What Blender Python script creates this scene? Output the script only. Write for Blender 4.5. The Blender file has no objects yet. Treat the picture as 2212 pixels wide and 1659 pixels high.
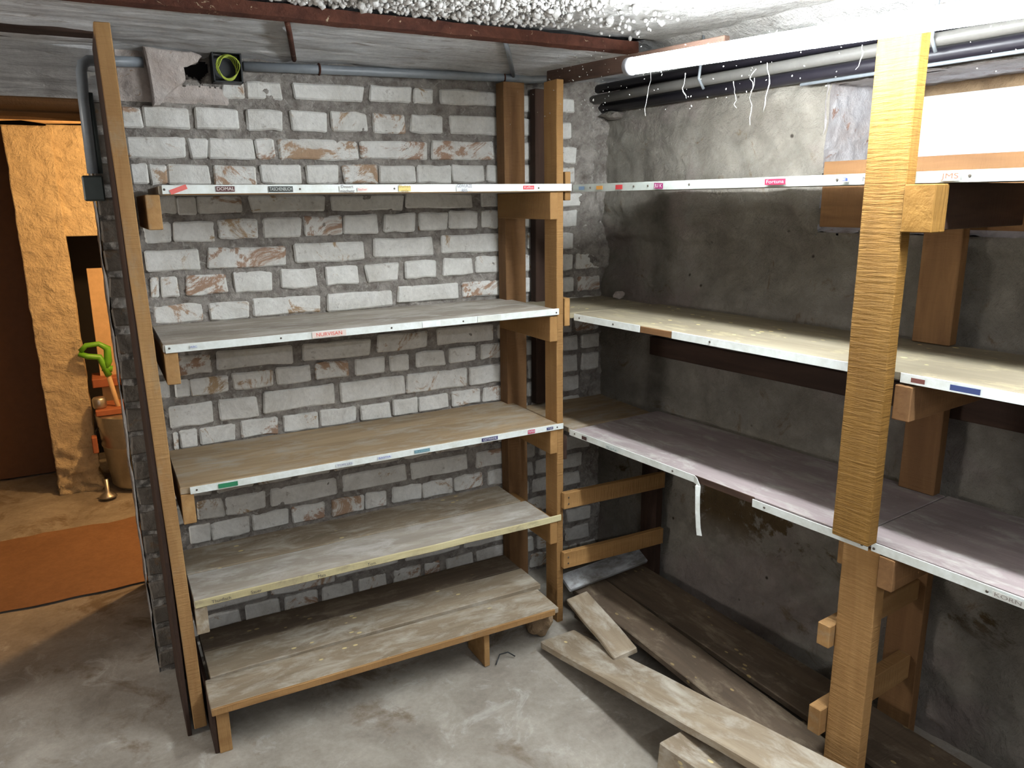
import bpy, bmesh, math, random
from mathutils import Vector, Matrix, noise, Euler
random.seed(11)
S=bpy.context.scene
COL=S.collection
# ---------------- camera, world, exposure ----------------
cam=bpy.data.cameras.new('camera'); camo=bpy.data.objects.new('camera',cam); COL.objects.link(camo)
cR=Vector((0.87833459,-0.47788836,-0.01229122)); cU=Vector((0.122115,0.19943448,0.9722725)); cF=Vector((0.46218641,0.85548151,-0.23352753))
m=Matrix.Identity(4)
for i in range(3): m[i][0]=cR[i]; m[i][1]=cU[i]; m[i][2]=-cF[i]
m.translation=Vector((-1.37238,-2.19997,1.55)); camo.matrix_world=m
cam.sensor_width=36; cam.lens=36*1650.36/2212; cam.clip_start=.02
S.camera=camo
vs=S.view_settings; vs.view_transform='Standard'; vs.look='None'; vs.exposure=0.0; vs.gamma=1; vs.use_curve_mapping=False
W=bpy.data.worlds.new('daylight'); S.world=W; W.use_nodes=True
bg=W.node_tree.nodes['Background']; bg.inputs[0].default_value=(.80,.88,1,1); bg.inputs[1].default_value=6
def lamp(name,kind,loc,power,color,size=.1,rot=None,sy=None):
    l=bpy.data.lights.new(name,kind); l.energy=power; l.color=color
    if kind=='AREA':
        l.size=size
        if sy: l.shape='RECTANGLE'; l.size_y=sy
    else: l.shadow_soft_size=size
    o=bpy.data.objects.new(name,l); o.location=loc
    if rot: o.rotation_euler=rot
    COL.objects.link(o); return o
WARM_W=70; FILL_W=34; TUBE_E=190
lamp('cellar_lamp','POINT',(-.72,1.62,1.78),WARM_W,(1,.56,.22),.05)
lamp('added_ceiling_fill','AREA',(-1.2,-3.2,2.0),FILL_W,(.93,.96,1),1.2,(0,0,0),.08)  # added fill: unseen area light that lifts the shaded parts
lamp('added_left_fill','AREA',(-3.7,-.15,1.35),28,(1,.96,.90),.5,(0,-1.5,-.15),.5)  # added fill from the left, brightens the right wall and racks

# ---------------- materials ----------------
def mat(name):
    m=bpy.data.materials.new(name); m.use_nodes=True; nt=m.node_tree; b=nt.nodes['Principled BSDF']
    return m,nt,b
def N(nt,t,**k):
    n=nt.nodes.new(t)
    for a,v in k.items(): setattr(n,a,v)
    return n
def coords(nt,scale=(1,1,1),rnd=True,space='Object'):
    tc=N(nt,'ShaderNodeTexCoord'); mp=N(nt,'ShaderNodeMapping'); mp.inputs['Scale'].default_value=scale
    if rnd:
        oi=N(nt,'ShaderNodeObjectInfo'); va=N(nt,'ShaderNodeVectorMath',operation='SCALE'); va.inputs[0].default_value=(13.1,7.7,9.3)
        nt.links.new(oi.outputs['Random'],va.inputs['Scale']); ad=N(nt,'ShaderNodeVectorMath',operation='ADD')
        nt.links.new(tc.outputs[space],ad.inputs[0]); nt.links.new(va.outputs[0],ad.inputs[1]); nt.links.new(ad.outputs[0],mp.inputs[0])
    else: nt.links.new(tc.outputs[space],mp.inputs[0])
    return mp.outputs[0]
def noi(nt,v,scale,detail=5,rough=.6,dist=0):
    n=N(nt,'ShaderNodeTexNoise'); n.inputs['Scale'].default_value=scale; n.inputs['Detail'].default_value=detail; n.inputs['Roughness'].default_value=rough; n.inputs['Distortion'].default_value=dist
    nt.links.new(v,n.inputs['Vector']); return n.outputs['Fac']
def ramp(nt,f,stops):
    r=N(nt,'ShaderNodeValToRGB'); e=r.color_ramp.elements
    while len(e)<len(stops): e.new(.5)
    for i,(p,c) in enumerate(stops):
        e[i].position=p; e[i].color=(c[0],c[1],c[2],1) if len(c)==3 else c
    nt.links.new(f,r.inputs[0]); return r.outputs[0]
def mix(nt,f,a,b,mode='MIX'):
    x=N(nt,'ShaderNodeMix',data_type='RGBA',blend_type=mode)
    for s,v in ((0,f),(6,a),(7,b)):
        if hasattr(v,'links') or hasattr(v,'is_linked'): nt.links.new(v,x.inputs[s])
        else: x.inputs[s].default_value=v if s==0 else (v[0],v[1],v[2],1)
    return x.outputs[2]
def bump(nt,b,h,st,dist=.01,prev=None):
    u=N(nt,'ShaderNodeBump'); u.inputs['Strength'].default_value=st; u.inputs['Distance'].default_value=dist
    nt.links.new(h,u.inputs['Height'])
    if prev: nt.links.new(prev,u.inputs['Normal'])
    nt.links.new(u.outputs[0],b.inputs['Normal']); return u.outputs[0]
def val(f,lo,hi): return [(lo,(0,0,0)),(hi,(1,1,1))]
def wood(name,c1,c2,dust=None,dust_amt=.5,saw=.5,rough=.75,knots=True,spots=None):
    m,nt,b=mat(name)
    v=coords(nt,(1.6,14,14)); g=noi(nt,v,2.6,6,.6,.6); col=ramp(nt,g,[(.3,c1),(.7,c2)])
    v2=coords(nt,(.7,3,3)); l=noi(nt,v2,2,3); col=mix(nt,ramp(nt,l,val(0,.35,.75)),col,tuple(c*.72 for c in c1),'MIX') if knots else col
    if dust:
        v3=coords(nt,(3,7,7)); d=noi(nt,v3,2.2,8,.7,.4); dm=ramp(nt,d,val(0,.62-.35*dust_amt,.80-.2*dust_amt)); col=mix(nt,dm,col,dust)
    if spots:
        v4=coords(nt,(8,14,14)); vo=N(nt,'ShaderNodeTexVoronoi'); vo.inputs['Scale'].default_value=2.2; nt.links.new(v4,vo.inputs['Vector'])
        sp=ramp(nt,vo.outputs['Distance'],[(.0,(1,1,1)),(.13,(1,1,1)),(.17,(0,0,0))])
        ns=noi(nt,v4,.35,2); sm=ramp(nt,ns,val(0,.52,.58)); mm=mix(nt,1.0,sp,sm,'MULTIPLY'); col=mix(nt,mm,col,spots)
    nt.links.new(col,b.inputs['Base Color']); b.inputs['Roughness'].default_value=rough; b.inputs['Specular IOR Level'].default_value=.25
    vs_=coords(nt,(60,6,6)); s=noi(nt,vs_,2.2,5,.65,.3); pv=bump(nt,b,s,saw,.004)
    bump(nt,b,g,.35,.003,pv)
    return m
def mineral(name,c1,c2,c3=None,sc=6,bs=.5,fine=60,rough=.9,space='Object',rnd=False,c3r=(.5,.62),bd=.01,c4=None,c4sc=2.0,c4r=(.52,.6)):
    m,nt,b=mat(name)
    v=coords(nt,(1,1,1),rnd,space); a=noi(nt,v,sc,8,.65,.3); col=ramp(nt,a,[(.32,c1),(.68,c2)])
    if c3:
        d=noi(nt,v,sc*1.7+1,9,.72,1.0); col=mix(nt,ramp(nt,d,val(0,*c3r)),col,c3)
    if c4:
        d=noi(nt,v,c4sc,9,.7,.6); col=mix(nt,ramp(nt,d,val(0,*c4r)),col,c4)
    f=noi(nt,v,fine,6,.7); col=mix(nt,.35,col,ramp(nt,f,[(.3,(.45,.45,.45)),(.7,(1,1,1))]),'MULTIPLY')
    nt.links.new(col,b.inputs['Base Color']); b.inputs['Roughness'].default_value=rough; b.inputs['Specular IOR Level'].default_value=.2
    pv=bump(nt,b,f,bs,bd*.5); bump(nt,b,a,bs,bd*2,pv); return m
def plain(name,c,rough=.5,metal=0,dirt=None):
    m,nt,b=mat(name); b.inputs['Roughness'].default_value=rough; b.inputs['Metallic'].default_value=metal
    v=coords(nt); f=noi(nt,v,30,6,.7)
    d=dirt or tuple(x*.8 for x in c)
    nt.links.new(ramp(nt,f,[(.35,c),(.75,d)]),b.inputs['Base Color']); bump(nt,b,f,.12,.002); return m
M={}
M['pine']=wood('rough_sawn_pine',(.30,.16,.055),(.40,.225,.085),saw=1.0)
M['pine_post']=wood('golden_rough_sawn_pine',(.175,.085,.014),(.24,.125,.026),saw=1.4)
M['pine_dark']=wood('brown_aged_pine',(.17,.085,.035),(.27,.145,.06),saw=.6)
M['pine_mid']=wood('weathered_pine',(.30,.16,.06),(.44,.26,.105),saw=.8,dust=(.30,.22,.13),dust_amt=.2)
M['dark_beam']=wood('dark_shaded_beam',(.035,.019,.013),(.07,.038,.025),saw=.3)  # dark timber; shaded uprights and bars have their shade put into this colour
M['shelf_grey']=wood('dusty_grey_shelf_top',(.33,.285,.23),(.46,.42,.36),dust=(.56,.54,.50),dust_amt=.45,saw=.15)
M['shelf_tan']=wood('worn_tan_plywood',(.27,.19,.11),(.42,.31,.19),dust=(.36,.33,.28),dust_amt=.4,saw=.15)
M['shelf_cream']=wood('cream_dusty_board',(.25,.21,.145),(.32,.28,.20),dust=(.42,.36,.22),dust_amt=.25,saw=.15,spots=(.75,.62,.28))
M['shelf_pink']=wood('pinkish_dusty_board',(.30,.25,.245),(.40,.33,.33),dust=(.50,.48,.44),dust_amt=.35,saw=.15)
M['plank']=wood('dirty_floor_plank',(.24,.185,.125),(.38,.31,.22),dust=(.48,.44,.37),dust_amt=.45,saw=.3,spots=(.62,.50,.25))
M['plank_dark']=wood('dark_dirty_plank',(.09,.065,.045),(.16,.115,.075),dust=(.24,.19,.13),dust_amt=.3,saw=.4,spots=(.30,.22,.10))
M['plank_white']=wood('plank_with_flaking_white_paint',(.16,.15,.14),(.25,.24,.22),dust=(.50,.52,.54),dust_amt=.55,saw=.3)
M['edge_worn']=wood('flaking_cream_edge_paint',(.50,.43,.24),(.62,.56,.34),dust=(.20,.17,.13),dust_amt=.25,saw=.3)
M['strip']=plain('white_plastic_edging',(.74,.78,.76),.35,0,(.55,.57,.52))
M['strip_near_tube']=plain('dimmed_plastic_edging',(.33,.355,.33),.4,0,(.26,.275,.235))  # same white edging, colour dimmed to offset the tube's glare on it
M['brick']=None
def brick_mat():
    m,nt,b=mat('whitewashed_brick')
    oi=N(nt,'ShaderNodeObjectInfo')
    v=coords(nt,(1,1,1)); a=noi(nt,v,9,8,.7,.5)
    clay=ramp(nt,oi.outputs['Random'],[(0,(.40,.27,.15)),(.5,(.46,.33,.20)),(1,(.42,.27,.19))])
    white=ramp(nt,a,[(.3,(.62,.60,.55)),(.6,(.82,.81,.77))])
    w2=noi(nt,v,6,9,.75,1.2)
    off=N(nt,'ShaderNodeMath',operation='MULTIPLY_ADD'); nt.links.new(oi.outputs['Random'],off.inputs[0]); off.inputs[1].default_value=.16; off.inputs[2].default_value=-.08
    ad=N(nt,'ShaderNodeMath',operation='ADD'); nt.links.new(w2,ad.inputs[0]); nt.links.new(off.outputs[0],ad.inputs[1])
    col=mix(nt,ramp(nt,ad.outputs[0],val(0,.58,.63)),white,clay)
    g=noi(nt,coords(nt,(1,1,1),False,'Generated'),1,2)
    d=noi(nt,v,28,8,.75); col=mix(nt,ramp(nt,d,[(.60,(0,0,0)),(.72,(.8,.8,.8))]),col,(.26,.21,.17))
    f=noi(nt,v,70,6,.7); col=mix(nt,.3,col,ramp(nt,f,[(.3,(.5,.5,.5)),(.65,(1,1,1))]),'MULTIPLY')
    nt.links.new(col,b.inputs['Base Color']); b.inputs['Roughness'].default_value=.9; b.inputs['Specular IOR Level'].default_value=.2
    pv=bump(nt,b,f,.5,.004); pv=bump(nt,b,a,.7,.012,pv); bump(nt,b,w2,.5,.006,pv); return m
M['brick']=brick_mat()
M['brick_shaded_dirty']=mineral('shaded_dirty_brick',(.13,.11,.09),(.22,.19,.16),(.20,.13,.08),sc=9,bs=.7,fine=70,rnd=True,c3r=(.56,.66))  # dirty unpainted brick, with the side panel's shade put into its colour
M['mortar']=mineral('crumbling_mortar',(.25,.215,.19),(.58,.54,.49),(.74,.71,.66),sc=22,bs=1,fine=110,c3r=(.56,.7),bd=.012)
M['plaster']=None
def plaster_mat():
    m,nt,b=mat('rough_cement_plaster'); v=coords(nt,(1,1,1),False)
    a=noi(nt,v,4,8,.65,.3); col=ramp(nt,a,[(.32,(.22,.197,.162)),(.68,(.37,.342,.297))])
    pk=noi(nt,v,2.3,6,.6); col=mix(nt,ramp(nt,pk,[(.52,(0,0,0)),(.62,(.6,.6,.6))]),col,(.30,.24,.225))
    d=noi(nt,v,7.8,9,.72,1.0); col=mix(nt,ramp(nt,d,val(0,.60,.68)),col,(.21,.155,.105))
    sx=N(nt,'ShaderNodeSeparateXYZ'); nt.links.new(v,sx.inputs[0])
    zr=ramp(nt,sx.outputs[2],[(.30,(0,0,0)),(.42,(1,1,1)),(.60,(1,1,1)),(.74,(0,0,0))])
    st=noi(nt,v,3.4,10,.70,.5); sm_=mix(nt,1.0,ramp(nt,st,val(0,.50,.54)),zr,'MULTIPLY'); col=mix(nt,sm_,col,(.115,.078,.038))
    f=noi(nt,v,45,6,.7); col=mix(nt,.35,col,ramp(nt,f,[(.3,(.45,.45,.45)),(.7,(1,1,1))]),'MULTIPLY')
    vo=N(nt,'ShaderNodeTexVoronoi'); vo.inputs['Scale'].default_value=9; vo.inputs['Randomness'].default_value=1; nt.links.new(v,vo.inputs['Vector'])
    pit=ramp(nt,vo.outputs['Distance'],[(.03,(0,0,0)),(.07,(1,1,1))]); col=mix(nt,pit,(.05,.04,.03),col)
    nt.links.new(col,b.inputs['Base Color']); b.inputs['Roughness'].default_value=.92; b.inputs['Specular IOR Level'].default_value=.2
    n2=noi(nt,v,17,7,.7,.5)
    pv=bump(nt,b,f,.9,.006); pv=bump(nt,b,n2,1.0,.025,pv); bump(nt,b,d,.7,.03,pv); return m
M['plaster']=plaster_mat()
M['plaster_pink']=mineral('pinkish_old_plaster',(.50,.42,.37),(.66,.60,.56),(.42,.31,.22),sc=12,bs=.8,fine=60,c3r=(.6,.65))
M['reveal']=mineral('whitewashed_reveal_plaster',(.36,.32,.30),(.50,.49,.50),(.26,.16,.12),sc=9,bs=.9,fine=40,c3r=(.60,.66))
M['soffit']=mineral('whitewashed_board_marked_concrete',(.55,.54,.53),(.86,.85,.85),(.36,.31,.28),sc=7,bs=.9,fine=50,c3r=(.58,.68))
M['ceil']=mineral('exposed_gravel_concrete',(.58,.56,.53),(.84,.83,.80),(.34,.31,.28),sc=14,bs=1,fine=60,c3r=(.6,.7),bd=.016)
M['gravel']=mineral('pale_gravel',(.44,.42,.40),(.72,.71,.69),None,sc=40,bs=.4,fine=120)
M['floor']=mineral('stained_concrete_floor',(.23,.20,.165),(.43,.395,.34),(.50,.475,.43),sc=3.6,bs=.35,fine=55,c3r=(.56,.72),bd=.006,c4=(.20,.155,.11),c4sc=3.1,c4r=(.54,.64))
M['floor_red']=mineral('red_brown_painted_floor',(.24,.13,.07),(.31,.17,.09),(.38,.25,.15),sc=3,bs=.3,fine=50,c3r=(.64,.74))
M['warm_plaster']=mineral('rough_cream_plaster',(.66,.54,.36),(.78,.66,.45),(.52,.38,.22),sc=14,bs=1,fine=34,c3r=(.60,.72),bd=.02)
M['gap_shade']=mineral('gap_shade_plaster',(.035,.03,.035),(.075,.065,.065),None,sc=8,bs=.8,fine=60)  # shade of the gap above the right wall put into a near-black colour
M['stone']=mineral('rough_rubble_stone',(.30,.20,.12),(.46,.32,.19),None,sc=10,bs=1,fine=30,bd=.02)
M['rust']=mineral('rusty_steel',(.055,.02,.014),(.12,.045,.028),(.50,.40,.27),sc=18,bs=.6,fine=80,c3r=(.62,.66))
M['pvc']=plain('grey_plastic_conduit',(.24,.265,.29),.4)
M['pipe']=plain('grey_beige_pipe',(.13,.125,.115),.45)
M['pipe_dark']=plain('dark_pipe',(.016,.014,.02),.4)
M['blackbox']=plain('black_plastic',(.012,.014,.016),.5)
M['darkgrey']=plain('dark_green_grey_plastic',(.05,.065,.062),.45)
M['wire']=plain('yellow_green_wire',(.50,.58,.08),.5,0,(.35,.45,.06))
M['metal']=plain('galvanised_sheet',(.55,.53,.48),.35,.9)
M['screw']=plain('dull_screw',(.10,.085,.07),.5,.6)
M['white_paint']=plain('white_window_frame_paint',(.78,.76,.74),.5)
M['green']=plain('bright_green_plastic',(.14,.42,.025),.4)
M['tan']=plain('plain_pale_board',(.60,.42,.24),.7)
M['brown']=plain('brown_door',(.16,.07,.025),.6)
M['black']=plain('unlit_black',(.012,.01,.009),.9)  # darkness of the wall hole and second room put into the colour
M['terracotta']=plain('terracotta',(.36,.12,.055),.7)
M['web']=plain('dusty_cobweb',(.38,.38,.35),.9)
M['housing']=plain('grey_lamp_housing',(.20,.20,.215),.35)
def flat(name,c):
    return plain(name,c,.45)
def emis(name,c,s):
    m=bpy.data.materials.new(name); m.use_nodes=True; nt=m.node_tree; nt.nodes.clear()
    e=N(nt,'ShaderNodeEmission'); e.inputs[0].default_value=(*c,1); e.inputs[1].default_value=s; o=N(nt,'ShaderNodeOutputMaterial'); nt.links.new(e.outputs[0],o.inputs[0]); return m
M['tube']=emis('glowing_fluorescent_tube',(.90,.96,1),TUBE_E)
def glass():
    m=bpy.data.materials.new('window_glass'); m.use_nodes=True; nt=m.node_tree; nt.nodes.clear()
    t=N(nt,'ShaderNodeBsdfTransparent'); g=N(nt,'ShaderNodeBsdfGlossy'); g.inputs['Roughness'].default_value=.05; x=N(nt,'ShaderNodeMixShader'); x.inputs[0].default_value=.06
    o=N(nt,'ShaderNodeOutputMaterial'); nt.links.new(t.outputs[0],x.inputs[1]); nt.links.new(g.outputs[0],x.inputs[2]); nt.links.new(x.outputs[0],o.inputs[0]); return m
M['glass']=glass()

# ---------------- mesh helpers ----------------
def link(name,me,mt,parent=None,loc=None,rot=None,mats=None):
    o=bpy.data.objects.new(name,me); COL.objects.link(o)
    if mats:
        for x in mats: me.materials.append(x)
    elif mt and not me.materials: me.materials.append(mt)
    if parent: o.parent=parent
    if loc is not None: o.location=loc
    if rot is not None: o.rotation_mode='QUATERNION'; o.rotation_quaternion=rot
    return o
def thing(name,label,cat,loc=(0,0,0),group=None):
    o=bpy.data.objects.new(name,None); COL.objects.link(o); o.location=loc; o.empty_display_size=.05
    o['label']=label; o['category']=cat
    if group: o['group']=group
    return o
def tag(o,label,cat,group=None):
    o['label']=label; o['category']=cat
    if group: o['group']=group
    return o
def struct(o): o['kind']='structure'; return o
def plab(o,l): o['label']=l; return o
def boxmesh(name,lx,ly,lz,bev=.0015,wob=0,seg=0):
    bm=bmesh.new(); bmesh.ops.create_cube(bm,size=1)
    for v in bm.verts: v.co=Vector((v.co.x*lx,v.co.y*ly,v.co.z*lz))
    if bev>0: bmesh.ops.bevel(bm,geom=bm.edges[:],offset=min(bev,min(lx,ly,lz)*.3),segments=1,affect='EDGES',profile=.7)
    if seg:
        for i in range(1,seg):
            x=-lx/2+lx*i/seg
            bmesh.ops.bisect_plane(bm,geom=bm.verts[:]+bm.edges[:]+bm.faces[:],plane_co=(x,0,0),plane_no=(1,0,0))
    if wob:
        off=Vector((random.random()*50,)*3)
        for v in bm.verts:
            n=noise.noise_vector(Vector((v.co.x*7,v.co.y*3,v.co.z*3))+off); v.co.y+=n.y*wob; v.co.z+=n.z*wob*.6
    me=bpy.data.meshes.new(name); bm.to_mesh(me); bm.free(); return me
def board(name,p0,p1,wdt,thk,up,mt,parent=None,wob=.0015,bev=.002,org=None):
    """plank whose length runs p0->p1; wdt along side axis, thk along up"""
    p0=Vector(p0);p1=Vector(p1);d=(p1-p0);L=d.length;d.normalize();up=Vector(up);up=(up-d*up.dot(d)).normalized();sd=up.cross(d)
    me=boxmesh(name,L,wdt,thk,bev,wob,max(2,int(L/.12)) if wob else 0)
    q=Matrix((d,sd,up)).transposed().to_quaternion()
    c=(p0+p1)/2-(Vector(parent.location) if parent else Vector((0,0,0)))
    return link(name,me,mt,parent,c,q)
def box(name,x0,x1,y0,y1,z0,z1,mt,parent=None,bev=.002,wob=0):
    me=boxmesh(name,abs(x1-x0),abs(y1-y0),abs(z1-z0),bev,wob,4 if wob else 0)
    c=Vector(((x0+x1)/2,(y0+y1)/2,(z0+z1)/2))-(Vector(parent.location) if parent else Vector((0,0,0)))
    return link(name,me,mt,parent,c)
def tubemesh(name,pts,r,n=8,closed=False):
    pts=[Vector(p) for p in pts]; bm=bmesh.new(); rings=[]
    K=len(pts); up=Vector((0,0,1)); s=None
    for i,p in enumerate(pts):
        a=pts[(i-1)%K] if (closed or i>0) else p; b=pts[(i+1)%K] if (closed or i<K-1) else p
        d=(b-a).normalized()
        if s is None:
            s=d.cross(up)
            if s.length<.05: s=d.cross(Vector((1,0,0)))
        else: s=s-d*s.dot(d)
        s.normalize(); t=s.cross(d); rr=r[i] if isinstance(r,(list,tuple)) else r
        rings.append([bm.verts.new(p+(s*math.cos(6.2832*j/n)+t*math.sin(6.2832*j/n))*rr) for j in range(n)])
    for i in range(K if closed else K-1):
        A=rings[i];B=rings[(i+1)%K]
        for j in range(n): bm.faces.new((A[j],A[(j+1)%n],B[(j+1)%n],B[j]))
    if not closed: bm.faces.new(rings[0]); bm.faces.new(rings[-1][::-1])
    bmesh.ops.recalc_face_normals(bm,faces=bm.faces[:])
    me=bpy.data.meshes.new(name); bm.to_mesh(me); bm.free()
    for p in me.polygons: p.use_smooth=True
    return me
def tube(name,pts,r,mt,parent=None,n=8,closed=False):
    o=Vector(parent.location) if parent else Vector((0,0,0))
    return link(name,tubemesh(name,[Vector(p)-o for p in pts],r,n,closed),mt,parent)
def lathe(name,prof,mt,loc,parent=None,n=20):
    bm=bmesh.new(); rings=[[bm.verts.new((r*math.cos(6.2832*j/n),r*math.sin(6.2832*j/n),z)) for j in range(n)] for r,z in prof]
    for A,B in zip(rings,rings[1:]):
        for j in range(n): bm.faces.new((A[j],A[(j+1)%n],B[(j+1)%n],B[j]))
    bm.faces.new(rings[0][::-1]); bm.faces.new(rings[-1])
    me=bpy.data.meshes.new(name); bm.to_mesh(me); bm.free()
    for p in me.polygons: p.use_smooth=True
    return link(name,me,mt,parent,Vector(loc)-(Vector(parent.location) if parent else Vector()))
def sheet(name,fn,nu,nv,mt,parent=None,hole=None,smooth=True):
    """grid surface from fn(i/nu,j/nv)->(x,y,z)"""
    vs=[fn(i/nu,j/nv) for j in range(nv+1) for i in range(nu+1)]
    fs=[]
    for j in range(nv):
        for i in range(nu):
            if hole and hole((i+.5)/nu,(j+.5)/nv): continue
            a=j*(nu+1)+i; fs.append((a,a+1,a+nu+2,a+nu+1))
    me=bpy.data.meshes.new(name); me.from_pydata(vs,[],fs); me.update()
    if smooth: me.polygons.foreach_set('use_smooth',[True]*len(fs))
    return link(name,me,mt,parent)
def fbm(x,y,z=0,o=5,l=2.1,h=1.0):
    return noise.fractal(Vector((x,y,z)),h,l,o)
def rock(name,loc,sx,sy,sz,mt,parent=None,sub=2,amp=.25):
    bm=bmesh.new(); bmesh.ops.create_icosphere(bm,subdivisions=sub,radius=.5); o=random.random()*90
    for v in bm.verts:
        k=1+amp*noise.noise(v.co*3+Vector((o,o,o))); v.co=Vector((v.co.x*sx*k,v.co.y*sy*k,v.co.z*sz*k))
    me=bpy.data.meshes.new(name); bm.to_mesh(me); bm.free()
    return link(name,me,mt,parent,Vector(loc)-(Vector(parent.location) if parent else Vector()))
def sm(a,b,x):
    t=max(0,min(1,(x-a)/(b-a))); return t*t*(3-2*t)

def soffit_mat():
    m,nt,b=mat('board_marked_whitewashed_soffit')
    v=coords(nt,(1,1,1),False); a=noi(nt,v,6,8,.65,.3); st_=noi(nt,coords(nt,(3,22,22),False),2.2,8,.7,.8)
    col=ramp(nt,a,[(.3,(.74,.72,.71)),(.65,(.93,.93,.93))]); col=mix(nt,ramp(nt,st_,[(.56,(0,0,0)),(.66,(.85,.85,.85))]),col,(.42,.37,.33))
    f=noi(nt,v,60,6,.7); col=mix(nt,.3,col,ramp(nt,f,[(.3,(.45,.45,.45)),(.7,(1,1,1))]),'MULTIPLY')
    nt.links.new(col,b.inputs['Base Color']); b.inputs['Roughness'].default_value=.95; b.inputs['Specular IOR Level'].default_value=.15
    pv=bump(nt,b,f,.6,.006); bump(nt,b,st_,1.0,.03,pv); return m
M['soffit']=soffit_mat()
def prism(name,poly,y0,y1,mt,parent=None,amp=.003):
    """irregular lump: outline in x,z extruded along y"""
    bm=bmesh.new(); pts=[]
    for (a,b),(c,d) in zip(poly,poly[1:]+poly[:1]):
        for k in range(3):
            t=k/3; x=a+(c-a)*t; z=b+(d-b)*t; n=noise.noise_vector(Vector((x*60,z*60,1))); pts.append((x+n.x*amp,z+n.z*amp))
    cx=sum(p[0] for p in pts)/len(pts); cz=sum(p[1] for p in pts)/len(pts)
    R_=[]
    for k,(y,sc) in enumerate([(y1,1),(y0+.006,1),(y0,.93),(y0-.002,.5)]):
        R_.append([bm.verts.new((cx+(x-cx)*sc,y+.002*noise.noise(Vector((x*40,z*40,k))),cz+(z-cz)*sc)) for x,z in pts])
    for A,B in zip(R_,R_[1:]):
        n=len(A)
        for k in range(n): bm.faces.new((A[k],A[(k+1)%n],B[(k+1)%n],B[k]))
    bm.faces.new(R_[0]);bm.faces.new(R_[-1]); bmesh.ops.recalc_face_normals(bm,faces=bm.faces[:])
    me=bpy.data.meshes.new(name); bm.to_mesh(me); bm.free(); return link(name,me,mt,parent)
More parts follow.
